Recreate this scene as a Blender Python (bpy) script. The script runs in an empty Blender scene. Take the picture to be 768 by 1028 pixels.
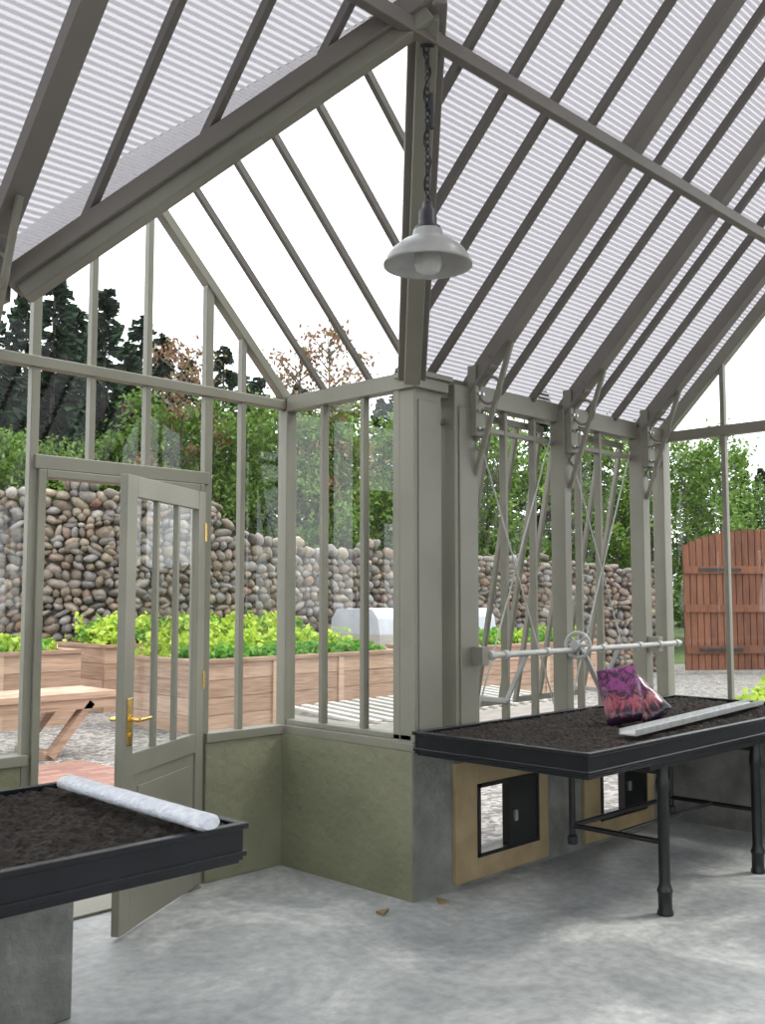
import bpy, bmesh, random
from math import *
from mathutils import Vector as V, Matrix, noise
random.seed(7)
sc=bpy.context.scene
# ------------------------------------------------------------------ materials
def newmat(name):
    m=bpy.data.materials.new(name);m.use_nodes=True
    nt=m.node_tree;nt.nodes.clear()
    o=nt.nodes.new('ShaderNodeOutputMaterial');return m,nt,o
def col(c): return (c[0],c[1],c[2],1)
def ramp(nt,stops,interp='LINEAR'):
    r=nt.nodes.new('ShaderNodeValToRGB');cr=r.color_ramp;cr.interpolation=interp
    while len(cr.elements)<len(stops): cr.elements.new(0.5)
    for e,(p,c) in zip(cr.elements,stops): e.position=p;e.color=col(c)
    return r
def mat_noise(name,c1,c2,scale=8,rough=0.6,metal=0,bump=0.0,bscale=None,detail=6,spec=0.5):
    m,nt,o=newmat(name);L=nt.links.new
    b=nt.nodes.new('ShaderNodeBsdfPrincipled');L(b.outputs[0],o.inputs[0])
    b.inputs['Roughness'].default_value=rough;b.inputs['Metallic'].default_value=metal
    b.inputs['Specular IOR Level'].default_value=spec
    tc=nt.nodes.new('ShaderNodeTexCoord')
    n=nt.nodes.new('ShaderNodeTexNoise');n.inputs['Scale'].default_value=scale;n.inputs['Detail'].default_value=detail
    L(tc.outputs['Object'],n.inputs['Vector'])
    r=ramp(nt,[(0.3,c1),(0.7,c2)]);L(n.outputs['Fac'],r.inputs[0]);L(r.outputs[0],b.inputs['Base Color'])
    if bump>0:
        n2=nt.nodes.new('ShaderNodeTexNoise');n2.inputs['Scale'].default_value=bscale or scale*4;n2.inputs['Detail'].default_value=8
        L(tc.outputs['Object'],n2.inputs['Vector'])
        bp=nt.nodes.new('ShaderNodeBump');bp.inputs['Strength'].default_value=bump;bp.inputs['Distance'].default_value=0.02
        L(n2.outputs['Fac'],bp.inputs['Height']);L(bp.outputs[0],b.inputs['Normal'])
    return m
def mat_island(name,stops,rough=0.7,transl=0.0,bump=0.0,bscale=30,interp='LINEAR'):
    m,nt,o=newmat(name);L=nt.links.new
    b=nt.nodes.new('ShaderNodeBsdfPrincipled');b.inputs['Roughness'].default_value=rough
    b.inputs['Specular IOR Level'].default_value=0.25
    g=nt.nodes.new('ShaderNodeNewGeometry')
    r=ramp(nt,stops,interp);L(g.outputs['Random Per Island'],r.inputs[0])
    tc=nt.nodes.new('ShaderNodeTexCoord');n=nt.nodes.new('ShaderNodeTexNoise');n.inputs['Scale'].default_value=bscale;n.inputs['Detail'].default_value=5
    L(tc.outputs['Object'],n.inputs['Vector'])
    mx=nt.nodes.new('ShaderNodeMix');mx.data_type='RGBA';mx.blend_type='MULTIPLY';mx.inputs[0].default_value=0.6 if bump>0 else 0.25
    r2=ramp(nt,[(0.3,(.55,.55,.55)),(0.7,(1.2,1.2,1.2))]);L(n.outputs['Fac'],r2.inputs[0])
    L(r.outputs[0],mx.inputs[6]);L(r2.outputs[0],mx.inputs[7]);L(mx.outputs[2],b.inputs['Base Color'])
    if bump>0:
        bp=nt.nodes.new('ShaderNodeBump');bp.inputs['Strength'].default_value=bump;bp.inputs['Distance'].default_value=0.02
        L(n.outputs['Fac'],bp.inputs['Height']);L(bp.outputs[0],b.inputs['Normal'])
    if transl>0:
        t=nt.nodes.new('ShaderNodeBsdfTranslucent');L(r.outputs[0],t.inputs[0])
        ms=nt.nodes.new('ShaderNodeMixShader');ms.inputs[0].default_value=transl
        L(b.outputs[0],ms.inputs[1]);L(t.outputs[0],ms.inputs[2]);L(ms.outputs[0],o.inputs[0])
    else: L(b.outputs[0],o.inputs[0])
    return m
PAINT=mat_noise('painted_timber_sage',(.205,.197,.157),(.25,.238,.192),3,0.42,bump=.03)
PAINTR=mat_noise('painted_rafter_taupe',(.165,.148,.130),(.20,.180,.160),3,0.45)
PAINT_BACKLIT=mat_noise('bar_taupe_backlit',(.12,.106,.092),(.15,.133,.118),3,0.45)  # same taupe for roof bars, their backlit darkness put into the colour
BLACK=mat_noise('black_metal',(.006,.006,.007),(.011,.011,.013),10,0.35)
TRAY=mat_noise('black_plastic',(.005,.006,.009),(.009,.010,.014),6,0.25)
BRASS=mat_noise('brass',(.75,.5,.15),(.85,.6,.2),10,0.25,metal=1)
STEEL=mat_noise('galvanised',(.42,.43,.43),(.6,.6,.6),25,0.35,metal=.8)
WHITEROD=mat_noise('white_enamel',(.42,.42,.40),(.50,.50,.48),10,0.35)
KNEE=mat_noise('sage_masonry',(.175,.175,.110),(.235,.235,.152),2.5,0.75,bump=.6,bscale=16)
CONC=mat_noise('raw_concrete',(.14,.14,.13),(.26,.26,.24),6,0.85,bump=.6,bscale=30)
WOODN=mat_noise('new_pine',(.31,.23,.12),(.43,.33,.19),7,0.6,bump=.1)
SOIL=mat_noise('soil',(.008,.0055,.004),(.05,.034,.024),60,0.95,bump=1.0,bscale=150)
WHITE=mat_noise('white_plastic',(.60,.63,.72),(.85,.87,.92),45,0.3,bump=.5,bscale=110)
COVER=mat_noise('row_cover',(.40,.42,.47),(.48,.50,.55),5,0.8)
MORTAR=mat_noise('mortar',(.07,.062,.052),(.13,.12,.10),8,0.9,bump=.5)
BARK=mat_noise('bark',(.06,.05,.04),(.16,.14,.12),8,0.9)
GRASS=mat_noise('grass',(.05,.09,.02),(.10,.15,.04),3,0.9)
GLASSB=mat_noise('bulb_glass',(.55,.56,.55),(.62,.62,.6),5,0.1)
WOODCH=mat_noise('chip_wood',(.25,.18,.09),(.3,.22,.11),30,0.8)
STONE=mat_island('field_stone',[(0,(.14,.115,.09)),(.18,(.23,.185,.14)),(.36,(.18,.17,.16)),(.52,(.34,.285,.215)),(.66,(.11,.095,.085)),(.82,(.31,.295,.28)),(.92,(.23,.14,.095)),(1,(.40,.38,.34))],0.85,bump=.5,bscale=14)
SPRUCE=mat_island('spruce_needles',[(0,(.016,.034,.022)),(.6,(.030,.060,.034)),(1,(.055,.095,.045))],0.8,transl=.2)
LEAF=mat_island('leaf_green',[(0,(.08,.16,.025)),(.6,(.16,.28,.05)),(1,(.27,.39,.11))],0.6,transl=.45)
LEAFR=mat_island('leaf_red',[(0,(.22,.10,.07)),(.6,(.30,.18,.11)),(1,(.26,.26,.10))],0.6,transl=.35)
LETTY=mat_island('lettuce_yellow',[(0,(.30,.44,.04)),(.6,(.46,.61,.07)),(1,(.60,.74,.16))],0.6,transl=.35)
LETTG=mat_island('lettuce_green',[(0,(.08,.24,.03)),(.6,(.15,.36,.05)),(1,(.28,.48,.09))],0.6,transl=.35)
def mat_plank(name,c1,c2,axis,scale):
    m,nt,o=newmat(name);L=nt.links.new
    b=nt.nodes.new('ShaderNodeBsdfPrincipled');b.inputs['Roughness'].default_value=.7;L(b.outputs[0],o.inputs[0])
    tc=nt.nodes.new('ShaderNodeTexCoord');mp=nt.nodes.new('ShaderNodeMapping');L(tc.outputs['Object'],mp.inputs[0])
    s=[2,2,2];s[axis]=scale*1.0;mp.inputs['Scale'].default_value=s
    n=nt.nodes.new('ShaderNodeTexNoise');n.inputs['Scale'].default_value=1.5;n.inputs['Detail'].default_value=8;L(mp.outputs[0],n.inputs['Vector'])
    g=nt.nodes.new('ShaderNodeNewGeometry')
    ad=nt.nodes.new('ShaderNodeMath');ad.operation='MULTIPLY_ADD';ad.inputs[1].default_value=.4;L(g.outputs['Random Per Island'],ad.inputs[0]);L(n.outputs['Fac'],ad.inputs[2])
    r=ramp(nt,[(0.4,c1),(.95,c2)]);L(ad.outputs[0],r.inputs[0]);L(r.outputs[0],b.inputs['Base Color'])
    return m
CEDAR=mat_plank('cedar_board',(.24,.145,.095),(.50,.345,.25),2,30)
GATEW=mat_plank('stained_gate_board',(.10,.032,.015),(.21,.075,.035),0,12)
GREYW=mat_plank('weathered_board',(.34,.32,.29),(.50,.47,.43),2,30)
# glass: thin pane, reflection grows with grazing angle
m,nt,o=newmat('window_glass');L=nt.links.new
t=nt.nodes.new('ShaderNodeBsdfTransparent');t.inputs[0].default_value=(.92,.95,.94,1)
g=nt.nodes.new('ShaderNodeBsdfGlossy');g.inputs['Roughness'].default_value=0.02
lw=nt.nodes.new('ShaderNodeLayerWeight');lw.inputs[0].default_value=.5
pw=nt.nodes.new('ShaderNodeMath');pw.operation='POWER';pw.inputs[1].default_value=4.0;L(lw.outputs['Facing'],pw.inputs[0])
ma=nt.nodes.new('ShaderNodeMath');ma.operation='MULTIPLY_ADD';ma.inputs[1].default_value=.8;ma.inputs[2].default_value=.06;L(pw.outputs[0],ma.inputs[0])
ms=nt.nodes.new('ShaderNodeMixShader');L(ma.outputs[0],ms.inputs[0]);L(t.outputs[0],ms.inputs[1]);L(g.outputs[0],ms.inputs[2]);L(ms.outputs[0],o.inputs[0])
GLASS=m
# corrugated translucent shade on the roof: bands run along X
m,nt,o=newmat('corrugated_translucent_shade');L=nt.links.new
tc=nt.nodes.new('ShaderNodeTexCoord');sx=nt.nodes.new('ShaderNodeSeparateXYZ');L(tc.outputs['Object'],sx.inputs[0])
mu=nt.nodes.new('ShaderNodeMath');mu.operation='MULTIPLY';mu.inputs[1].default_value=2*pi/0.0185;L(sx.outputs['Y'],mu.inputs[0])
si=nt.nodes.new('ShaderNodeMath');si.operation='SINE';L(mu.outputs[0],si.inputs[0])
mr=nt.nodes.new('ShaderNodeMapRange');mr.inputs[1].default_value=-.6;mr.inputs[2].default_value=.8;L(si.outputs[0],mr.inputs[0])
t=nt.nodes.new('ShaderNodeBsdfTransparent');t.inputs[0].default_value=(.315,.313,.322,1)
tl=nt.nodes.new('ShaderNodeBsdfTranslucent');tl.inputs[0].default_value=(.27,.255,.27,1)
df=nt.nodes.new('ShaderNodeBsdfDiffuse');df.inputs[0].default_value=(.5,.48,.5,1)
m2=nt.nodes.new('ShaderNodeMixShader');m2.inputs[0].default_value=.35;L(tl.outputs[0],m2.inputs[1]);L(df.outputs[0],m2.inputs[2])
m1=nt.nodes.new('ShaderNodeMixShader');L(mr.outputs[0],m1.inputs[0]);L(m2.outputs[0],m1.inputs[1]);L(t.outputs[0],m1.inputs[2]);L(m1.outputs[0],o.inputs[0])
SHADE=m
# concrete floor
m,nt,o=newmat('polished_concrete_floor');L=nt.links.new
b=nt.nodes.new('ShaderNodeBsdfPrincipled');L(b.outputs[0],o.inputs[0])
tc=nt.nodes.new('ShaderNodeTexCoord')
n1=nt.nodes.new('ShaderNodeTexNoise');n1.inputs['Scale'].default_value=1.1;n1.inputs['Detail'].default_value=12;n1.inputs['Distortion'].default_value=.8;n1.inputs['Roughness'].default_value=.7
n2=nt.nodes.new('ShaderNodeTexNoise');n2.inputs['Scale'].default_value=18;n2.inputs['Detail'].default_value=8
for n in(n1,n2): L(tc.outputs['Object'],n.inputs['Vector'])
r1=ramp(nt,[(0.34,(.27,.282,.285)),(.5,(.39,.398,.395)),(.62,(.60,.60,.58))]);L(n1.outputs['Fac'],r1.inputs[0])
r2=ramp(nt,[(0.3,(.78,.78,.78)),(.7,(1.08,1.08,1.08))]);L(n2.outputs['Fac'],r2.inputs[0])
mx=nt.nodes.new('ShaderNodeMix');mx.data_type='RGBA';mx.blend_type='MULTIPLY';mx.inputs[0].default_value=1;L(r1.outputs[0],mx.inputs[6]);L(r2.outputs[0],mx.inputs[7]);L(mx.outputs[2],b.inputs['Base Color'])
rr=nt.nodes.new('ShaderNodeMapRange');rr.inputs[3].default_value=.35;rr.inputs[4].default_value=.7;L(n1.outputs['Fac'],rr.inputs[0]);L(rr.outputs[0],b.inputs['Roughness'])
bp=nt.nodes.new('ShaderNodeBump');bp.inputs['Strength'].default_value=.12;bp.inputs['Distance'].default_value=.01;L(n2.outputs['Fac'],bp.inputs['Height']);L(bp.outputs[0],b.inputs['Normal'])
FLOOR=m
# gravel
m,nt,o=newmat('gravel');L=nt.links.new
b=nt.nodes.new('ShaderNodeBsdfPrincipled');b.inputs['Roughness'].default_value=.9;L(b.outputs[0],o.inputs[0])
tc=nt.nodes.new('ShaderNodeTexCoord');vo=nt.nodes.new('ShaderNodeTexVoronoi');vo.inputs['Scale'].default_value=22;L(tc.outputs['Object'],vo.inputs['Vector'])
sp=nt.nodes.new('ShaderNodeSeparateColor');L(vo.outputs['Color'],sp.inputs[0])
r=ramp(nt,[(0,(.11,.10,.092)),(.5,(.21,.197,.185)),(1,(.37,.35,.33))]);L(sp.outputs[0],r.inputs[0]);L(r.outputs[0],b.inputs['Base Color'])
bp=nt.nodes.new('ShaderNodeBump');bp.invert=True;bp.inputs['Strength'].default_value=.9;bp.inputs['Distance'].default_value=.03;L(vo.outputs['Distance'],bp.inputs['Height']);L(bp.outputs[0],b.inputs['Normal'])
GRAVEL=m
m,nt,o=newmat('brick_pavers');L=nt.links.new
b=nt.nodes.new('ShaderNodeBsdfPrincipled');b.inputs['Roughness'].default_value=.85;L(b.outputs[0],o.inputs[0])
tc=nt.nodes.new('ShaderNodeTexCoord');br=nt.nodes.new('ShaderNodeTexBrick');br.inputs['Scale'].default_value=2.4
br.inputs['Color1'].default_value=(.22,.10,.075,1);br.inputs['Color2'].default_value=(.31,.17,.125,1);br.inputs['Mortar'].default_value=(.15,.12,.11,1);br.inputs['Mortar Size'].default_value=.02
L(tc.outputs['Object'],br.inputs['Vector']);L(br.outputs[0],b.inputs['Base Color']);BRICK=m
def bagmat(name,cA,cB,cC):
    m,nt,o=newmat(name);L=nt.links.new
    b=nt.nodes.new('ShaderNodeBsdfPrincipled');b.inputs['Roughness'].default_value=.25;L(b.outputs[0],o.inputs[0])
    tc=nt.nodes.new('ShaderNodeTexCoord');n=nt.nodes.new('ShaderNodeTexNoise');n.inputs['Scale'].default_value=5.5;n.inputs['Distortion'].default_value=1.2;n.inputs['Detail'].default_value=4
    L(tc.outputs['Generated'],n.inputs['Vector']);sx=nt.nodes.new('ShaderNodeSeparateXYZ');L(tc.outputs['Generated'],sx.inputs[0])
    ad=nt.nodes.new('ShaderNodeMath');ad.operation='MULTIPLY_ADD';ad.inputs[1].default_value=.8;L(n.outputs['Fac'],ad.inputs[0]);L(sx.outputs['Z'],ad.inputs[2])
    r=ramp(nt,[(0.40,cA),(.55,cB),(.66,cA),(.78,cC),(.9,cA),(1.0,cC)],'LINEAR')
    ml=nt.nodes.new('ShaderNodeMath');ml.operation='MULTIPLY';ml.inputs[1].default_value=.72;L(ad.outputs[0],ml.inputs[0]);L(ml.outputs[0],r.inputs[0]);L(r.outputs[0],b.inputs['Base Color']);return m
BAG1=bagmat('printed_bag_film',(.025,.012,.03),(.40,.09,.12),(.26,.05,.20))
BAG2=bagmat('printed_bag_film_dark',(.015,.008,.018),(.38,.12,.14),(.19,.03,.14))
# ------------------------------------------------------------------ mesh builder
class B:
    def __init__(s): s.v=[];s.f=[];s.m=[];s.mats=[];s.sm=[]
    def mi(s,mat):
        if mat not in s.mats: s.mats.append(mat)
        return s.mats.index(mat)
    def add(s,vs,fs,mat,smooth=False):
        o=len(s.v);s.v+=[tuple(v) for v in vs];i=s.mi(mat)
        for f in fs: s.f.append([a+o for a in f]);s.m.append(i);s.sm.append(smooth)
    def hexa(s,c,mat): s.add(c,[(0,3,2,1),(4,5,6,7),(0,1,5,4),(1,2,6,5),(2,3,7,6),(3,0,4,7)],mat)
    def box(s,x0,x1,y0,y1,z0,z1,mat):
        s.hexa([(x0,y0,z0),(x1,y0,z0),(x1,y1,z0),(x0,y1,z0),(x0,y0,z1),(x1,y0,z1),(x1,y1,z1),(x0,y1,z1)],mat)
    def beam(s,p,q,w,h,mat,up=(0,0,1)):
        p=V(p);q=V(q);d=(q-p).normalized();side=d.cross(V(up))
        if side.length<1e-4: side=d.cross(V((0,1,0)))
        side.normalize();u=side.cross(d);a=side*w/2;b=u*h/2
        s.hexa([p-a-b,p+a-b,p+a+b,p-a+b,q-a-b,q+a-b,q+a+b,q-a+b],mat)
    def cyl(s,p,q,r,mat,n=16,r2=None):
        p=V(p);q=V(q);r2=r if r2 is None else r2;d=(q-p).normalized();a=d.orthogonal().normalized();b=d.cross(a)
        c=[p+(a*cos(2*pi*i/n)+b*sin(2*pi*i/n))*r for i in range(n)]+[q+(a*cos(2*pi*i/n)+b*sin(2*pi*i/n))*r2 for i in range(n)]
        s.add(c,[(i,(i+1)%n,n+(i+1)%n,n+i) for i in range(n)],mat,True)
        s.add(c[:n],[tuple(range(n))[::-1]],mat);s.add(c[n:],[tuple(range(n))],mat)
    def lathe(s,cx,cy,prof,mat,n=40):
        vs=[];k=len(prof)
        for i in range(n):
            a=2*pi*i/n
            for r,z in prof: vs.append((cx+r*cos(a),cy+r*sin(a),z))
        s.add(vs,[(i*k+j,((i+1)%n)*k+j,((i+1)%n)*k+j+1,i*k+j+1) for i in range(n) for j in range(k-1)],mat,True)
    def torus(s,c,R,r,ax,mat,n=20,m=8,sc=(1,1,1)):
        ax=V(ax).normalized();a=ax.orthogonal().normalized();b=ax.cross(a);vs=[]
        for i in range(n):
            t=2*pi*i/n;d=a*cos(t)+b*sin(t)
            for j in range(m):
                u=2*pi*j/m;p=d*(R+r*cos(u))+ax*r*sin(u)
                vs.append((c[0]+p[0]*sc[0],c[1]+p[1]*sc[1],c[2]+p[2]*sc[2]))
        s.add(vs,[(i*m+j,((i+1)%n)*m+j,((i+1)%n)*m+(j+1)%m,i*m+(j+1)%m) for i in range(n) for j in range(m)],mat,True)
    def poly(s,vs,mat): s.add(vs,[tuple(range(len(vs)))],mat)
    def make(s,name,bevel=0):
        me=bpy.data.meshes.new(name);me.from_pydata(s.v,[],s.f)
        for m in s.mats: me.materials.append(m)
        me.polygons.foreach_set('material_index',s.m);me.polygons.foreach_set('use_smooth',s.sm);me.update()
        ob=bpy.data.objects.new(name,me);sc.collection.objects.link(ob)
        if bevel:
            b=ob.modifiers.new('bevel','BEVEL');b.width=bevel;b.segments=2;b.limit_method='ANGLE';b.angle_limit=.6
        return ob
# ------------------------------------------------------------------ layout constants (metres)
K=1.02; EZ=2.74; YG=3.62; RY=0.6
XL,XR,XM=1.66,3.94,2.80; GY=4.64; H=XR-XM
X0,X1=-2.5,6.62; YB=2*RY-YG
KT=0.75
def rz(y): return EZ+(YG-y)*K if y>=RY else EZ+(y-YB)*K
def tz(x): return EZ+(H-abs(x-XM))*K
RZ=rz(RY);JY=YG-H;JZ=tz(XM)
# floor
b=B();b.box(X0-.2,X1+.2,YB-.2,3.75,-.12,0,FLOOR);b.box(XL-.2,XR+.2,3.75,4.86,-.12,0,FLOOR);b.make('floor')
# ground outside
b=B();S=90
def gq(x0,x1,y0,y1): b.add([(x0,y0,-.03),(x1,y0,-.03),(x1,y1,-.03),(x0,y1,-.03)],[(0,1,2,3)],GRAVEL)
gq(-S,S,4.86,S);gq(-S,XL-.2,3.75,4.86);gq(XR+.2,S,3.75,4.86);gq(X1+.2,S,-S,3.75);gq(-S,X0-.2,-S,3.75);gq(X0-.2,X1+.2,-S,YB-.2)
b.make('ground')
b=B();b.box(1.2,5.0,4.87,8.9,-.03,-.005,BRICK);b.make('paver_path')
# knee walls --------------------------------------------------------
def holes_wall(b,xa,xb,y0,y1,holes,mat):
    x=xa
    for (h0,h1,z0,z1) in holes:
        b.box(x,h0,y0,y1,0,KT,mat);b.box(h0,h1,y0,y1,0,z0,mat);b.box(h0,h1,y0,y1,z1,KT,mat);x=h1
    b.box(x,xb,y0,y1,0,KT,mat)
VH=[(4.37,4.93,.14,.53),(5.60,6.16,.14,.53)]
b=B();holes_wall(b,3.884,X1+.16,3.56,3.70,VH,CONC);b.make('wall_right')
b=B();b.box(3.88,4.08,3.566,4.60,0,KT,KNEE);b.make('wall_transept_right')
b=B();b.box(3.34,4.08,4.60,4.80,0,KT,KNEE);b.make('wall_gable_right',.008)
b=B();b.box(XL-.1,2.28,4.60,4.80,0,KT,KNEE);b.make('wall_gable_left',.008)
b=B();b.box(XL-.1,1.92,3.68,4.60,0,KT,KNEE);b.make('wall_transept_left',.008)
b=B();b.box(X0-.16,1.965,3.51,3.68,0,KT,CONC);b.make('wall_left',.008)
b=B();b.box(6.56,X1+.16,YB,3.56,0,KT,CONC);b.make('wall_end')
b=B();b.box(X0-.16,X0+.06,YB,3.51,0,KT,CONC);b.make('wall_near_end')
b=B();b.box(X0-.16,X1+.16,YB-.16,YB+.06,0,KT,CONC);b.make('wall_back')
# glazed screens ------------------------------------------------------
MW,MD=.032,.045
def win(ax,c,ms,zf,rails,glass):
    b=B();P=(lambda u,z:(c,u,z)) if ax==0 else (lambda u,z:(u,c,z))
    for mmm in ms:
        u,w=(mmm if isinstance(mmm,tuple) else (mmm,MW))[:2]
        z0=mmm[2] if isinstance(mmm,tuple) and len(mmm)>2 else .77
        z1=mmm[3] if isinstance(mmm,tuple) and len(mmm)>3 else zf(u)
        p=P(u,z0);dx,dy=((MD/2,w/2) if ax==0 else (w/2,MD/2))
        b.box(p[0]-dx,p[0]+dx,p[1]-dy,p[1]+dy,z0,z1,PAINT)
    for (u0,u1,z0,z1,d) in rails:
        if ax==0: b.box(c-d/2,c+d/2,u0,u1,z0,z1,PAINT)
        else: b.box(u0,u1,c-d/2,c+d/2,z0,z1,PAINT)
    for g in glass: b.poly([P(*q) for q in g],GLASS)
    return b
DX0,DX1,DH=2.31,3.34,2.20
TZ=2.70
b=win(1,GY,[(1.98,MW,.77,tz(1.98)),(2.31,.045,0,tz(2.31)-.05),(2.62,MW,DH,tz(2.62)-.05),(2.95,MW,DH,tz(2.95)-.05),(3.345,.05,0,tz(3.34)-.04),(3.59,MW,.77,tz(3.59)-.05)],tz,
 [(XL,DX0,.75,.80,.10),(DX1,XR,.75,.80,.10),(XL,XR,TZ-.028,TZ+.028,.06),(DX0,DX1,DH-.03,DH+.04,.08)],
 [[(XL,.78),(DX0,.78),(DX0,tz(DX0)),(XL,EZ)],[(DX0,DH),(DX1,DH),(DX1,tz(DX1)),(XM,JZ),(DX0,tz(DX0))],[(DX1,.78),(XR,.78),(XR,EZ),(DX1,tz(DX1))]])
b.beam((XR,GY,EZ-.02),(XM,GY,JZ-.02),.06,.055,PAINT);b.beam((XL,GY,EZ-.02),(XM,GY,JZ-.02),.06,.055,PAINT)
b.box(XR-.04,XR+.04,GY-.04,GY+.04,.77,EZ,PAINT);b.box(XL-.04,XL+.04,GY-.04,GY+.04,.77,EZ,PAINT)
b.make('window_1',.004)
b=B();b.box(DX0+.02,DX0+.06,GY-.04,GY+.05,0,DH-.03,PAINT);b.box(DX1-.06,DX1-.03,GY-.04,GY+.05,0,DH-.03,PAINT)
b.box(DX0+.06,DX1-.06,GY-.04,GY+.05,DH-.07,DH-.03,PAINT);b.box(DX0+.06,DX1-.06,GY-.1,GY+.2,0,.015,PAINT);b.make('trim_door_frame',.004)
for nm,xx in (('window_2',XR),('window_3',XL)):
    b=win(0,xx,[4.31,3.975],lambda u:EZ-.04,[(YG-.05,GY,.75,.80,.10),(YG-.02,GY,.80,.83,.06),(YG,GY,EZ-.08,EZ+.01,.08)],[[(YG,.78),(GY,.78),(GY,EZ),(YG,EZ)]])
    b.box(xx-.03,xx+.03,YG+.06,YG+.11,.77,EZ,PAINT);b.make(nm,.004)
# corner box posts with cap
b=B();b.box(3.91,4.13,3.575,3.68,.75,EZ-.03,PAINT);b.box(3.94,4.10,3.568,3.575,.82,EZ-.14,PAINT);b.box(3.885,4.15,3.56,3.69,.75,.79,PAINT)
b.box(3.885,4.155,3.54,3.69,2.655,2.715,PAINT);b.box(3.87,4.17,3.52,3.69,2.715,2.745,PAINT);b.make('corner_post',.005)
b=B();b.box(1.42,1.62,3.575,3.68,.75,EZ-.03,PAINT);b.box(1.40,1.65,3.55,3.69,2.655,2.74,PAINT)
b.make('corner_post',.006)
# main right wall screen
b=win(1,YG+.02,[(4.77,.028),(5.06,.024),(5.56,.024),(5.80,.028),(6.42,.028)],lambda u:EZ-.05,[(4.13,X1,.75,.80,.12),(4.13,X1,EZ-.10,EZ+.02,.10),(4.13,X1,2.50,2.53,.04)],[[(6.32,.78),(X1,.78),(X1,EZ),(6.32,EZ)]])
b.make('window_4',.003)
b=win(1,YG+.02,[u*.31-2.3 for u in range(12)],lambda u:EZ-.05,[(X0,1.42,.75,.80,.12),(X0,1.42,EZ-.10,EZ+.02,.12)],[[(X0,.78),(1.42,.78),(1.42,EZ),(X0,EZ)]]);b.make('window_5')
RAF=[-2.18,-1.24,-.30,.64,1.56,4.38,5.32,6.26]
for nm,xx in (('window_6',X1),('window_7',X0)):
    ys=[3.14-.44*i for i in range(12)]
    b=win(0,xx,[(y,MW) for y in ys if y>YB+.1],lambda u:rz(u)-.05,[(YB,YG,.75,.80,.12),(YB,YG,TZ-.04,TZ+.03,.07)],[[(YB,.78),(YG,.78),(YG,EZ),(RY,RZ),(YB,EZ)]])
    b.beam((xx,YG,EZ-.03),(xx,RY,RZ-.03),.07,.08,PAINT);b.beam((xx,YB,EZ-.03),(xx,RY,RZ-.03),.07,.08,PAINT)
    b.box(xx-.05,xx+.05,YG-.04,YG+.05,.75,EZ,PAINT);b.box(xx-.06,xx+.06,YB-.06,YB+.06,.75,EZ,PAINT);b.make(nm,.004)
b=win(1,YB,[(X0+.31*i,MW) for i in range(30)],lambda u:EZ,[(X0,X1,.75,.80,.12),(X0,X1,EZ-.1,EZ+.02,.12)],[[(X0,.78),(X1,.78),(X1,EZ),(X0,EZ)]]);b.make('window_8')
# roof skin ------------------------------------------------------------
b=B();o=.03
def rp(x,y): return (x,y,rz(y)+o)
b.poly([rp(X0,YG),rp(XL,YG),rp(XM,JY),rp(XM,RY),rp(X0,RY)],SHADE)
b.poly([rp(XM,JY),rp(XR,YG),rp(X1,YG),rp(X1,RY),rp(XM,RY)],SHADE)
b.poly([rp(X0,YB),rp(X1,YB),rp(X1,RY),rp(X0,RY)],SHADE)
b.make('ceiling')
b=B()
b.poly([(XR,YG,EZ+.02),(XR,GY,EZ+.02),(XM,GY,JZ+.02),(XM,JY,JZ+.02)],GLASS)
b.poly([(XL,YG,EZ+.02),(XL,GY,EZ+.02),(XM,GY,JZ+.02),(XM,JY,JZ+.02)],GLASS);b.make('ceiling_transept_glass')
def vy(x): return YG-max(0,H-abs(x-XM))
b=B()
sp=.94/3
xs=[1.56-sp*i for i in range(1,13)]+[1.56+sp*i for i in range(1,9)]+[4.38+sp*i for i in range(1,8)]
def isr(x): return any(abs(x-r)<.05 for r in RAF)
for x in xs:
    if isr(x) or x>X1-.05 or x<X0+.05: continue
    y=vy(x);b.beam((x,y,rz(y)-.008),(x,RY,RZ-.008),.028,.042,PAINT_BACKLIT)
    b.beam((x,YB,EZ-.015),(x,RY,RZ-.015),.028,.042,PAINT_BACKLIT)
for y in (2.93,3.26,3.60,3.92,4.30):
    for sgn in (1,-1):
        xo=XM+sgn*(H if y>=YG else (y-JY))
        b.beam((xo,y,tz(xo)-.005),(XM,y,JZ-.005),.026,.034,PAINT_BACKLIT)
b.make('roof_glazing_bars')
for x in RAF:
    b=B();b.beam((x,YG-.02,rz(YG-.02)-.065),(x,RY,RZ-.065),.055,.10,PAINTR);b.beam((x,YG-.02,rz(YG-.02)-.125),(x,RY,RZ-.125),.085,.018,PAINTR)
    b.beam((x,YB,EZ-.07),(x,RY,RZ-.07),.06,.11,PAINTR)
    if x>1:
        b.box(x-.04,x+.04,3.50,3.56,2.44,2.84,PAINT)
        for z in (2.48,2.58,2.68,2.78):
            for dx in (.018,-.018): b.cyl((x+dx,3.50,z),(x+dx,3.488,z),.010,STEEL,8)
        b.beam((x,3.28,2.94),(x,3.54,2.22),.022,.028,PAINT,up=(0,1,0))
        b.torus((x,3.475,2.53),.055,.009,(1,0,0),PAINT);b.torus((x,3.43,2.69),.075,.009,(1,0,0),PAINT);b.torus((x,3.50,2.40),.038,.008,(1,0,0),PAINT)
        b.cyl((x-.035,3.44,2.84),(x+.035,3.44,2.84),.045,PAINTR)
    b.make('roof_rafter',.004)
for x,w in ((4.31,.20),(5.30,.07),(6.25,.07)):
    b=B();b.box(x-w/2,x+w/2,3.545,3.65,.75,EZ-.02,PAINT)
    if w>.15: b.box(x-w/2+.03,x+w/2-.03,3.535,3.545,.82,2.6,PAINT)
    b.make('wall_post',.005)
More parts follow.
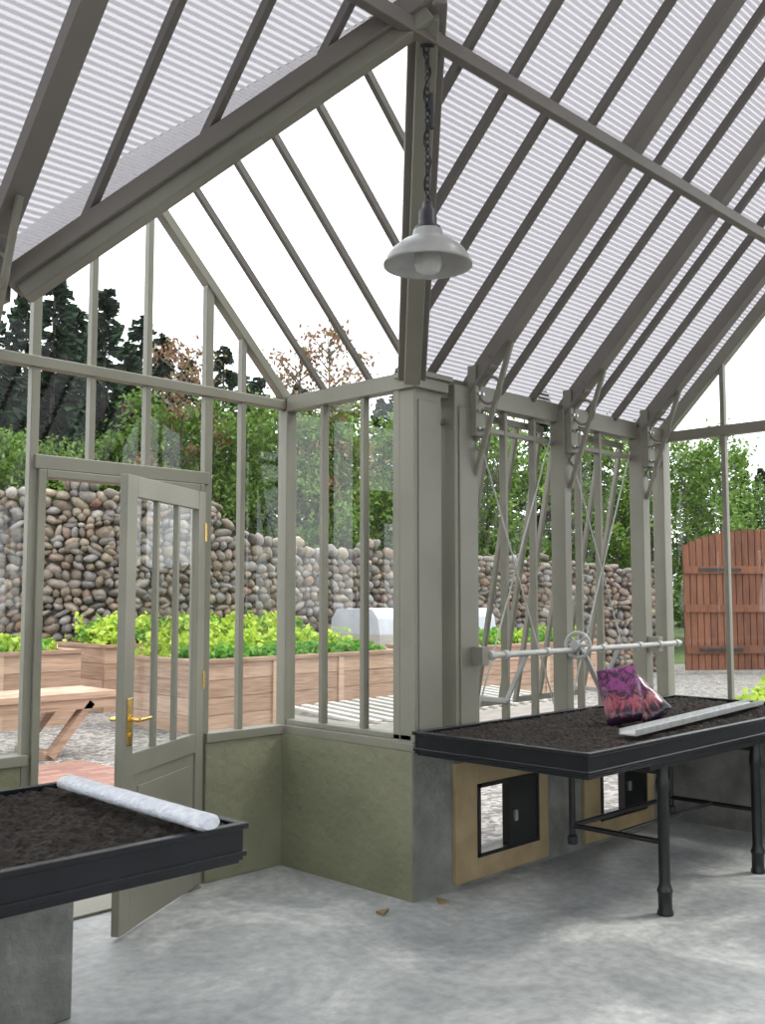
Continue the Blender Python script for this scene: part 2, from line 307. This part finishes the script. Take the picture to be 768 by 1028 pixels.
# valley beams
b=B()
for xe in (XR,XL):
    p=V((xe,YG,EZ-.045));q=V((XM,JY,JZ-.045));b.beam(p.lerp(q,.02),q,.15,.07,PAINTR)
    p=V((xe,YG,EZ-.11));q=V((XM,JY,JZ-.11));b.beam(p.lerp(q,.05),q,.085,.075,PAINT)
b.make('valley_rafter',.006)
b=B();b.beam((XM,JY-.03,JZ-.04),(XM,GY,JZ-.04),.05,.08,PAINT);b.make('transept_ridge_beam',.005)
b=B();b.beam((X0,2.51,3.735),(X1,2.51,3.735),.045,.06,PAINTR);b.make('roof_purlin',.004)
b=B();b.beam((X0,RY,RZ-.1),(X1,RY,RZ-.1),.08,.2,PAINT);b.make('ridge_beam')
# opening vent sashes -----------------------------------------------
def sash(xa,xb,out,name):
    b=B();zt,zb=2.60,.88;yt=YG+.07
    def P(x,z): return V((x,yt+out*(zt-z)/(zt-zb),z))
    for x in (xa+.015,xb-.015,(xa*2+xb)/3,(xa+2*xb)/3): b.beam(P(x,zb),P(x,zt),.026,.03,PAINT,up=(0,1,0))
    for z in (zb,zt): b.beam(P(xa,z),P(xb,z),.03,.04,PAINT)
    b.poly([P(xa,zb),P(xb,zb),P(xb,zt),P(xa,zt)],GLASS);b.make(name,.003)
sash(4.44,5.24,.34,'window_9');sash(5.37,6.19,.34,'window_10')
b=B()
for (xa,xb) in ((4.45,5.22),(5.38,6.17)):
    b.cyl((xa,3.60,2.55),(xb,3.60,.85),.005,WHITEROD,8);b.cyl((xb,3.612,2.55),(xa,3.612,.85),.005,WHITEROD,8)
b.make('cross_brace_rods')
b=B();yp=3.47;zp=1.225
b.cyl((4.40,yp,zp),(6.55,yp,zp),.017,WHITEROD,16)
for x in (4.42,4.55,4.95,5.55,6.0,6.26,6.5): b.cyl((x-.018,yp,zp),(x+.018,yp,zp),.025,WHITEROD,16)
for x in (4.36,5.30,6.26): b.box(x-.03,x+.03,yp-.01,3.545,zp-.05,zp+.05,PAINT)
gx=5.24
b.torus((gx,yp-.02,zp+.03),.075,.012,(1,.25,0),WHITEROD,28,8)
for a in range(4):
    t=a*pi/4;d=V((0,cos(t),sin(t)))*.075;c=V((gx,yp-.02,zp+.03));b.cyl(c-d,c+d,.008,WHITEROD,8)
b.cyl((gx-.04,yp-.02,zp+.03),(gx+.04,yp-.02,zp+.03),.03,WHITEROD)
for x in (4.75,5.75):
    b.beam((x,yp,zp),(x,3.62,zp-.28),.018,.026,WHITEROD);b.beam((x,3.62,zp-.28),(x,3.98,.95),.018,.026,WHITEROD)
b.beam((gx+.02,yp-.03,zp+.02),(5.52,yp-.02,.93),.018,.035,WHITEROD,up=(0,1,0))
b.make('vent_opening_gear',.002)
# low wall vents -----------------------------------------------------
for (h0,h1,z0,z1) in VH:
    b=B();yf=3.535
    xa,xb,za,zb=h0-.18,h1+.10,.03,.66
    b.box(xa,h0,yf,3.56,za,zb,WOODN);b.box(h1,xb,yf,3.56,za,zb,WOODN);b.box(h0,h1,yf-.001,3.56,za,z0,WOODN);b.box(h0,h1,yf-.001,3.56,z1,zb,WOODN)
    for (c0,c1,d0,d1) in ((h0,h0+.02,z0,z1),(h1-.02,h1,z0,z1),(h0,h1,z0,z0+.022),(h0,h1,z1-.022,z1),(h0+.27,h0+.29,z0,z1)): b.box(c0,c1,3.525,3.575,d0,d1,BLACK)
    b.box(h0+.275,h1-.02,3.53,3.545,z0+.02,z1-.02,BLACK)
    b.box(h0+.31,h0+.335,3.51,3.53,z0+.15,z0+.21,STEEL)
    b.make('wall_vent_hatch',.002)
# door leaf -----------------------------------------------------------
ang=radians(30.5);hx,hy=3.285,4.585;Lw=.895
du=V((-cos(ang),-sin(ang),0));dn=V((sin(ang),-cos(ang),0))
b=B()
def lb(u0,u1,z0,z1,t,mat,off=0):
    o=V((hx,hy,0));c=[]
    for z in (z0,z1):
        for (u,s) in ((u0,-t),(u1,-t),(u1,t),(u0,t)):
            p=o+du*u+dn*(s+off);c.append((p.x,p.y,z))
    b.hexa(c,mat)
lb(0,.09,.02,2.12,.020,PAINT);lb(Lw-.10,Lw,.02,2.12,.020,PAINT)
lb(.09,Lw-.10,2.02,2.12,.019,PAINT);lb(.09,Lw-.10,.72,.82,.019,PAINT);lb(.09,Lw-.10,.02,.22,.019,PAINT)
lb(.09,Lw-.10,.22,.72,.009,PAINT);lb(.16,Lw-.17,.28,.66,.015,PAINT)
for u in (.325,.555): lb(u-.014,u+.014,.82,2.02,.014,PAINT)
o=V((hx,hy,0));b.poly([tuple(o+du*u+V((0,0,z))) for u,z in ((.09,.82),(Lw-.1,.82),(Lw-.1,2.02),(.09,2.02))],GLASS)
for s in (1,-1):
    lb(Lw-.08,Lw-.035,.86,1.08,.003,BRASS,off=s*.023)
    p=o+du*(Lw-.057)+dn*s*.023+V((0,0,.98));q=p+dn*s*.05
    b.cyl(p,q,.010,BRASS,12);b.cyl(q,q-du*.11,.009,BRASS,12);b.cyl(p-V((0,0,.07)),p-V((0,0,.07))+dn*s*.012,.010,BRASS,12)
for z in (.25,1.1,1.9): b.cyl((hx+.008,hy-.02,z-.05),(hx+.008,hy-.02,z+.05),.009,BRASS,10)
b.make('door_1',.003)
# ------------------------------------------------------------------ potting tables
def soil(b,x0,x1,y0,y1,z,seed):
    nx=int((x1-x0)/.016);ny=int((y1-y0)/.016);vs=[]
    for j in range(ny+1):
        for i in range(nx+1):
            x=x0+(x1-x0)*i/nx;y=y0+(y1-y0)*j/ny
            h=noise.noise(V((x*4,y*4,seed)))*.012+noise.noise(V((x*25,y*25,seed)))*.010+random.uniform(-.009,.009)
            vs.append((x,y,z+h))
    b.add(vs,[(j*(nx+1)+i,j*(nx+1)+i+1,(j+1)*(nx+1)+i+1,(j+1)*(nx+1)+i) for j in range(ny) for i in range(nx)],SOIL,False)
def table(name,x0,x1,y0,y1,legs):
    b=B();zt=.87;zb=.76
    def ring(a0,a1,c0,c1,w,z0,z1,mat):
        b.box(a0,a1,c0,c0+w,z0,z1,mat);b.box(a0,a1,c1-w,c1,z0,z1,mat);b.box(a0,a0+w,c0+w,c1-w,z0,z1,mat);b.box(a1-w,a1,c0+w,c1-w,z0,z1,mat)
    ring(x0,x1,y0,y1,.03,zt-.018,zt,TRAY);ring(x0+.012,x1-.012,y0+.012,y1-.012,.02,zb,zt-.018,TRAY)
    ring(x0+.004,x1-.004,y0+.004,y1-.004,.03,zb+.012,zb+.028,TRAY)
    b.box(x0+.02,x1-.02,y0+.02,y1-.02,zb-.01,zb+.01,TRAY)
    soil(b,x0+.028,x1-.028,y0+.028,y1-.028,zt-.018,x0)
    ya,yb=y0+.09,y0+.62
    ring(legs[0]-.15,legs[-1]+.1,ya-.02,y1-.06,.04,zb-.05,zb-.01,BLACK)
    for lx in legs:
        b.lathe(lx,ya,[(0,0),(.040,0),(.040,.015),(.034,.03),(.034,.10),(.040,.115),(.034,.13),(.028,.15),(.028,.58),(.034,.60),(.034,.64),(.029,.66),(.029,zb-.03)],BLACK,18)
        b.cyl((lx,yb,.26),(lx,yb,zb-.03),.018,BLACK,12);b.lathe(lx,yb,[(0,.25),(.028,.25),(.028,.29),(.018,.30)],BLACK,14)
        b.cyl((lx,ya,.345),(lx,yb,.345),.014,BLACK,10);b.cyl((lx,ya,zb-.07),(lx,y1-.08,zb-.07),.02,BLACK,10)
    b.cyl((legs[0],yb,.345),(legs[-1],yb,.345),.014,BLACK,10);b.cyl((legs[0],(ya+yb)/2,.345),(legs[-1],(ya+yb)/2,.345),.011,BLACK,10)
    return b.make(name,.003)
table('potting_table',3.81,6.48,2.46,3.505,[4.60,5.65])
table('potting_table',-1.3,1.95,2.46,3.50,[-.6,1.04])
# bubble wrap roll
b=B();p=V((1.82,3.34,.902));q=V((1.78,2.42,.902));n=40;m=20;vs=[]
for i in range(n+1):
    t=i/n;c=p.lerp(q,t);rr=.030
    if i in (0,n): rr*=.7
    for j in range(m):
        a=2*pi*j/m;k=rr*(1+.05*noise.noise(V((t*30,cos(a)*2,sin(a)*2))))
        vs.append((c.x+k*1.45*cos(a),c.y,c.z+k*.8*sin(a)-.003))
b.add(vs,[(i*m+j,i*m+(j+1)%m,(i+1)*m+(j+1)%m,(i+1)*m+j) for i in range(n) for j in range(m)],WHITE,True)
b.add(vs[:m],[tuple(range(m))],WHITE);b.add(vs[-m:],[tuple(range(m))[::-1]],WHITE);b.make('bubble_wrap_roll')
# fertiliser bags
def bag(name,x,y,z,rot,lean,roll,w,h,mat):
    b=B();nx,nz=12,14;vs=[];T=.05
    for side in (1,-1):
        for j in range(nz+1):
            for i in range(nx+1):
                u=i/nx*2-1;v=j/nz
                th_=T*(1-u*u)**.5*(1-v)**.55*(min(1,v*6+.35))+.0015
                wr=.010*noise.noise(V((u*3,v*5,x+side)))
                vs.append((u*w/2*(1-.06*v),side*th_+wr,v*h))
    k=(nx+1)*(nz+1)
    fs=[(j*(nx+1)+i,j*(nx+1)+i+1,(j+1)*(nx+1)+i+1,(j+1)*(nx+1)+i) for j in range(nz) for i in range(nx)]
    fs2=[tuple(a+k for a in f[::-1]) for f in fs]
    fs3=[(i,k+i,k+i+1,i+1) for i in range(nx)]
    b.add(vs,fs+fs2+fs3,mat,True);ob=b.make(name)
    M=Matrix.Translation((x,y,z))@Matrix.Rotation(rot,4,'Z')@Matrix.Rotation(lean,4,'X')@Matrix.Rotation(roll,4,'Y')
    ob.matrix_world=M;return ob
bag('fertiliser_bag',4.885,2.90,.87,radians(-40),radians(-16),radians(-8),.24,.30,BAG1)
bag('fertiliser_bag',5.01,2.78,.895,radians(-46),radians(-30),radians(-38),.19,.31,BAG2)
b=B();b.beam((4.40,2.62,.878),(6.25,2.80,.878),.09,.006,STEEL);b.beam((4.40,2.575,.89),(6.25,2.755,.89),.005,.028,STEEL);b.beam((4.40,2.665,.89),(6.25,2.845,.89),.005,.028,STEEL);b.make('aluminium_channel')
for (x,y,r) in ((3.62,3.52,.3),(4.0,3.42,1.4)):
    b=B();c=[V((0,0,0)),V((.09,.015,0)),V((.02,.05,0))]
    for v in c: v.rotate(Matrix.Rotation(r,3,'Z'))
    vs=[(x+v.x,y+v.y,0) for v in c]+[(x+v.x,y+v.y,.014) for v in c]
    b.add(vs,[(0,2,1),(3,4,5),(0,1,4,3),(1,2,5,4),(2,0,3,5)],WOODCH);b.make('wood_offcut')
# ------------------------------------------------------------------ pendant lamp
b=B();cx,cy=2.85,2.53
DK=mat_noise('lamp_cap_dark',(.05,.05,.06),(.09,.09,.10),12,.4,metal=.5)
EN=mat_noise('lamp_enamel',(.40,.40,.39),(.52,.52,.50),9,.3)
b.lathe(cx,cy,[(0,3.075),(.018,3.075),(.022,3.05),(.034,3.04),(.036,2.985),(.050,2.975),(.055,2.955)],DK,28)
b.lathe(cx,cy,[(.036,2.975),(.056,2.962),(.062,2.935),(.10,2.915),(.138,2.885),(.160,2.855),(.164,2.838),(.172,2.832),(.172,2.822),(.160,2.824),(.152,2.85),(.13,2.878),(.095,2.905),(.05,2.93),(.0,2.935)],EN,48)
b.lathe(cx,cy,[(0,2.93),(.03,2.93),(.034,2.90),(.052,2.87),(.056,2.83),(.045,2.80),(.02,2.788),(0,2.786)],GLASSB,28)
z=3.085;i=0
while z<3.70:
    b.torus((cx,cy,z),.011,.0032,((1,0,0) if i%2 else (0,1,0)),DK,14,6,sc=(1,1,1.7));z+=.029;i+=1
for k in range(24):
    f=lambda a:(cx+.014*cos(a*.9),cy+.014*sin(a*.9),3.08+a*.026)
    b.cyl(f(k),f(k+1),.0045,BLACK,6)
b.cyl((cx,cy,3.70),(cx,cy,3.75),.03,DK,16);b.cyl((cx+.02,cy,3.38),(cx+.02,cy,3.52),.014,DK,10)
b.make('pendant_lamp')
# ------------------------------------------------------------------ garden
ct,st=cos(.7721),sin(.7721)
def G(l,d): return (d*ct+l*st,d*st-l*ct)
def plants(b,x0,x1,y0,y1,z,hh,mat,n):
    for _ in range(n):
        cx=random.uniform(x0,x1);cy=random.uniform(y0,y1);r=random.uniform(.10,.2)
        H_=hh*random.uniform(.5,1.1)
        for k in range(30):
            a=random.uniform(0,2*pi);rr=r*random.uniform(.1,1);zc=z+H_*(1-(rr/r)**2*.6)*random.uniform(.5,1)
            p=V((cx+rr*cos(a),cy+rr*sin(a),zc));s=random.uniform(.03,.06)
            d1=V((random.uniform(-1,1),random.uniform(-1,1),random.uniform(-.3,.8))).normalized()*s;d2=d1.cross(V((cos(a+1),sin(a+1),.5))).normalized()*s*.7
            b.add([p-d1,p+d2,p+d1*1.2,p-d2],[(0,1,2,3)],mat)
def bed(x0,x1,y0,y1,h,rows,wood=CEDAR):
    b=B();n=4;t=.05
    for k in range(n):
        z0=-.03+(h+.03)*k/n;z1=-.03+(h+.03)*(k+1)/n-.006
        b.box(x0,x1,y0,y0+t,z0,z1,wood);b.box(x0,x1,y1-t,y1,z0,z1,wood);b.box(x0,x0+t,y0+t,y1-t,z0,z1,wood);b.box(x1-t,x1,y0+t,y1-t,z0,z1,wood)
    c=.10
    for (a,d) in (((x0-.02,x1+.02),(y0-.03,y0+c)),((x0-.02,x1+.02),(y1-c,y1+.03)),((x0-.02,x0+c),(y0+c,y1-c)),((x1-c,x1+.02),(y0+c,y1-c))):
        b.box(a[0],a[1],d[0],d[1],h-.006,h+.035,wood)
    x=x0+1.1
    while x<x1-.5: b.box(x,x+.09,y0-.02,y0,-.03,h-.01,wood);x+=1.1
    b.box(x0+t,x1-t,y0+t,y1-t,h-.12,h-.05,SOIL)
    for (ya,yb,hh,mat,nn) in rows: plants(b,x0+.15,x1-.15,ya,yb,h-.06,hh,mat,nn)
    return b.make('raised_garden_bed')
bed(6.9,10.3,9.67,11.15,.78,[(9.85,10.3,.24,LETTG,100),(10.45,11.0,.38,LETTY,160)])
bed(4.3,6.5,11.6,13.0,.85,[(11.8,12.8,.24,LETTG,60),(11.8,12.8,.3,LETTY,60)])
bed(7.3,11.2,12.4,13.8,.85,[(12.5,13.7,.50,LETTY,190),(12.5,13.7,.48,LETTG,70)])
bed(11.3,15.0,9.5,10.9,.78,[(9.65,10.8,.3,LETTG,100),(9.65,10.8,.3,LETTY,60)])
bed(8.3,10.2,2.2,4.2,.5,[(2.4,4.1,.36,LETTY,110)])
b=B();pts=[];n=24
for i in range(n+1):
    x=11.9+3.1*i/n
    for j in range(9):
        a=pi*j/8;pts.append((x,12.25-.6*cos(a),.92+(.40+.03*random.random())*min(1,sin(a)*1.6)))
b.add(pts,[(i*9+j,i*9+j+1,(i+1)*9+j+1,(i+1)*9+j) for i in range(n) for j in range(8)]+[tuple(range(9)),tuple(n*9+j for j in range(8,-1,-1))],COVER,False);b.box(11.9,15.0,11.65,12.85,-.03,.92,GREYW);b.make('row_cover_tunnel')
# slatted cold frame
b=B();b.box(7.4,11.2,7.5,7.55,-.03,.22,GREYW);b.box(7.4,11.2,8.65,8.7,-.03,.30,GREYW);b.box(7.4,7.45,7.55,8.65,-.03,.24,GREYW);b.box(11.15,11.2,7.55,8.65,-.03,.24,GREYW)
x=7.4
while x<11.1: b.beam((x+.06,7.5,.24),(x+.06,8.7,.32),.09,.025,GREYW);x+=.2
b.make('cold_frame')
# plank bench with one raking strut at each end
b=B()
for k in range(4): b.box(3.0,5.55,9.15+k*.19,9.33+k*.19,.54,.60,CEDAR)
b.box(3.0,5.55,9.16,9.19,.44,.54,CEDAR);b.box(3.0,5.55,9.86,9.89,.44,.54,CEDAR)
for x,s in ((3.5,-1),(4.85,1)):
    for y in (9.22,9.83): b.beam((x,y,0),(x+s*.42,y,.50),.07,.12,CEDAR,up=(0,1,0))
    b.box(x-.05,x+.05,9.22,9.83,-.03,.05,CEDAR)
b.make('garden_bench')
# stone wall
path=[(-11,14.2,3.2),(-5.9,15.6,3.25),(-4.4,16.0,3.3),(-3.0,16.6,3.1),(-2.5,16.9,2.5),(.3,19.0,2.42),(2.6,20.4,2.3),(5.9,21.4,2.1)]
path2=[(10.2,21.8,2.3),(15,22.5,2.3),(20,22.5,2.3)]
def ico():
    bm=bmesh.new();bmesh.ops.create_icosphere(bm,subdivisions=2,radius=1);v=[x.co.copy() for x in bm.verts];f=[[a.index for a in fc.verts] for fc in bm.faces];bm.free();return v,f
IV,IF=ico()
def stones(name,path):
    b=B()
    for (a,c) in zip(path,path[1:]):
        pa=V((*G(a[0],a[1]),0));pc=V((*G(c[0],c[1]),0));d=pc-pa;Ln=d.length;d.normalize();nn=V((d.y,-d.x,0))
        if nn.dot(V((0,0,0))-pa)<0: nn=-nn
        c0=[pa-nn*.6,pa-nn*.02,pc-nn*.02,pc-nn*.6]
        b.hexa([tuple(v+V((0,0,-.05))) for v in c0]+[tuple(c0[0]+V((0,0,a[2]-.2))),tuple(c0[1]+V((0,0,a[2]-.2))),tuple(c0[2]+V((0,0,c[2]-.2))),tuple(c0[3]+V((0,0,c[2]-.2)))],MORTAR)
        z=0
        while z<3.4:
            rh=random.uniform(.08,.17);s=random.uniform(-.1,.1)
            while s<Ln:
                w=random.choice((random.uniform(.09,.18),random.uniform(.14,.34)));top=a[2]+(c[2]-a[2])*s/Ln+.14*noise.noise(V((s*1.3,a[0]*3,0)))
                if z+rh<top+.10:
                    hh=rh*random.uniform(.85,1.35)
                    ctr=pa+d*(s+w/2)+V((0,0,z+rh/2+random.uniform(-.04,.04)))
                    R_=Matrix.Rotation(random.uniform(-.6,.6),3,nn);sd=random.random()*50
                    vs=[]
                    for v in IV:
                        k=1+.3*noise.noise(v*1.3+V((sd,sd,0)))
                        q=R_@(d*(v.x*w*.54*k)+nn*(v.y*.13*k)+V((0,0,1))*(v.z*hh*.58*k))
                        vs.append(ctr+q)
                    b.add(vs,IF,STONE,True)
                s+=w*random.uniform(.9,1.02)
            z+=rh*.95
    return b.make(name)
stones('field_stone_wall',path);stones('field_stone_wall',path2)
# arched gate
b=B();A=V((*G(6.25,21.0),0));C=V((*G(9.9,21.3),0));d=(C-A).normalized();W=(C-A).length;n=26;nn=V((d.y,-d.x,0))
for i in range(n):
    s0=W*i/n;s1=W*(i+1)/n-.02;sm=((s0+s1)/2/W)*2-1
    top=2.35+.60*sqrt(max(0,1-sm*sm*.85))
    b.beam(A+d*(s0+s1)/2+V((0,0,.03)),A+d*(s0+s1)/2+V((0,0,top)),s1-s0,.05,GATEW,up=nn)
for z in (.45,1.3,2.1): b.beam(A+nn*.05+V((0,0,z)),C+nn*.05+V((0,0,z)),.06,.16,GATEW)
for (u,z) in ((.3,2.1),(.3,.45)):
    p=A+d*u+nn*.1+V((0,0,z));b.beam(p,p+d*.9,.02,.06,BLACK)
b.make('arched_wooden_gate')
# ------------------------------------------------------------------ trees
def spruce_mesh(seed,Ht,R):
    random.seed(seed);b=B();b.cyl((0,0,0),(0,0,Ht*.97),.14,BARK,8,.02)
    nb=int(Ht*46)
    for i in range(nb):
        h=.06+.93*(i/nb);z=Ht*h;r=R*(1-h)**.78*random.uniform(.55,1.12)+.07;a=random.uniform(0,2*pi)
        dr=V((cos(a),sin(a),0));tv=V((-sin(a),cos(a),0));k=max(3,int(r/.15))
        for j in range(k):
            t=(j+1)/k;p=V((0,0,z))+dr*r*t+V((0,0,-.25*r*t*t+.05));w=.18*(1-t*.5)
            for sg in (-1,1):
                q=p+tv*sg*w*random.uniform(.6,1.5)+dr*.10+V((0,0,random.uniform(-.18,.02)))
                b.add([p-dr*.14,q,p+dr*.16+V((0,0,random.uniform(-.06,.05)))],[(0,1,2)],SPRUCE)
    return b
def leafy_mesh(seed,Ht,R,mat,n=7000,ls=.11,base=.25,trunk=.07,spread=.24):
    random.seed(seed);b=B();b.cyl((0,0,0),(0,0,Ht*.9),trunk,BARK,8,.015);cl=[]
    for i in range(40):
        h=random.uniform(base,.97);rad=R*sin(pi*min(1,(h-base)/(1-base)*.85+.12))**.8;a=random.uniform(0,2*pi);rr=rad*random.uniform(.2,1)
        c=V((rr*cos(a),rr*sin(a),Ht*h));cl.append(c);b.cyl((0,0,max(.3,Ht*h-rr*.9)),tuple(c),.018,BARK,5,.006)
    for i in range(n):
        c=random.choice(cl);p=c+V((random.gauss(0,spread),random.gauss(0,spread),random.gauss(0,spread*.8)))*(R/1.6)
        d1=V((random.uniform(-1,1),random.uniform(-1,1),random.uniform(-1,1))).normalized()*ls*random.uniform(.6,1.2);d2=d1.cross(V((random.uniform(-1,1),random.uniform(-1,1),1))).normalized()*ls*.5
        b.add([p-d1,p+d2,p+d1,p-d2],[(0,1,2,3)],mat)
    return b
protos={}
def put(kind,name,l,d,s,rot):
    x,y=G(l,d)
    if kind not in protos:
        bb={'s1':lambda:spruce_mesh(1,9,2.1),'s2':lambda:spruce_mesh(2,9,1.5),'d1':lambda:leafy_mesh(3,7,2.0,LEAF,4600,.09),'d2':lambda:leafy_mesh(4,6,1.4,LEAF,3000,.085,.15),'r1':lambda:leafy_mesh(5,6,1.1,LEAFR,1500,.06,.45,.035,.17)}[kind]()
        ob=bb.make(name);protos[kind]=ob.data
    else:
        ob=bpy.data.objects.new(name,protos[kind]);sc.collection.objects.link(ob)
    ob.location=(x,y,-.05);ob.scale=(s,s,s);ob.rotation_euler=(0,0,rot)
def at(px,dep): return (px-384)/1013*dep
def toph(ytop,dep): return 1.55+(598-ytop)/1013*dep
T=[('s1',48,27,262),('s2',72,31,300),('s2',100,26,280),('s1',138,32,310),('s1',122,29,335),('s2',160,28,328),('s1',20,30,285),('s1',-20,29,285),('s2',185,30,352),('s1',88,33,315),('s1',222,34,342),('s2',258,32,372),('s1',240,37,368),
('s1',385,34,395),('s2',404,31,360),('s1',60,36,310),('s2',545,32,385),('s2',562,34,420),('s1',600,33,415),('s2',745,30,452),('s1',768,33,466),('s1',640,38,440),('s2',800,30,440),('s1',340,36,395),('s1',300,38,380),('s1',470,36,415),('s2',700,34,458),('s1',860,34,430),('s2',512,35,420),('s2',5,27,340),('s2',128,25.5,370),
('d1',60,24.5,437),('d2',105,25,430),('d1',172,26,405),('d2',145,24.5,390),('d2',205,25,392),('d1',240,25,412),('d2',282,24.5,400),('d1',320,25.5,407),('d2',345,25,400),('d1',385,27,417),('d2',20,24.5,432),('d2',262,27,395),
('d1',490,27,400),('d2',500,26,430),('d1',585,28,422),('d2',620,27,425),('d1',655,28,435),('d2',690,27,435),('d1',715,29,448),('d1',425,27,415),('d2',770,29,482),('d2',460,27,400),('d2',725,27,425),
('r1',180,24.5,330),('r1',330,25,316),('r1',300,25.5,335),('d2',0,25,430),('d1',-40,26,400),('d1',820,29,470)]
for i,(k,px,dep,yt) in enumerate(T):
    base={'s1':9,'s2':9,'d1':7,'d2':6,'r1':6}[k];nm={'s1':'spruce_tree','s2':'spruce_tree','d1':'birch_tree','d2':'leafy_shrub_tree','r1':'red_maple_tree'}[k]
    put(k,nm,at(px,dep),dep,toph(yt,dep)/base,i*1.7)
b=B();pp=[(*G(l,d),z) for (l,d,z) in ((-30,24,-.02),(40,24,-.02),(60,60,2),(-60,60,2))];b.add(pp,[(0,1,2,3)],GRASS);b.make('grass_field')
# ------------------------------------------------------------------ light, world, camera
w=bpy.data.worlds.new('overcast_sky');sc.world=w;w.use_nodes=True
bg=w.node_tree.nodes['Background'];bg.inputs[0].default_value=(.95,.97,1,1);bg.inputs[1].default_value=2.75
sl=bpy.data.lights.new('sun','SUN');sl.energy=2.6;sl.angle=radians(12);sl.color=(1,.96,.88);so=bpy.data.objects.new('sun',sl);sc.collection.objects.link(so)
so.rotation_euler=(radians(38),0,radians(60));so.location=(0,0,20)
cam=bpy.data.cameras.new('camera');co=bpy.data.objects.new('camera',cam);sc.collection.objects.link(co);sc.camera=co
cam.sensor_fit='VERTICAL';cam.sensor_height=24;cam.sensor_width=24*768/1028;cam.lens=24*1013/1028;cam.clip_end=300
co.location=(0,0,1.55);co.rotation_euler=(pi/2+.0833,0,.7721-pi/2)
sc.view_settings.view_transform='Standard'
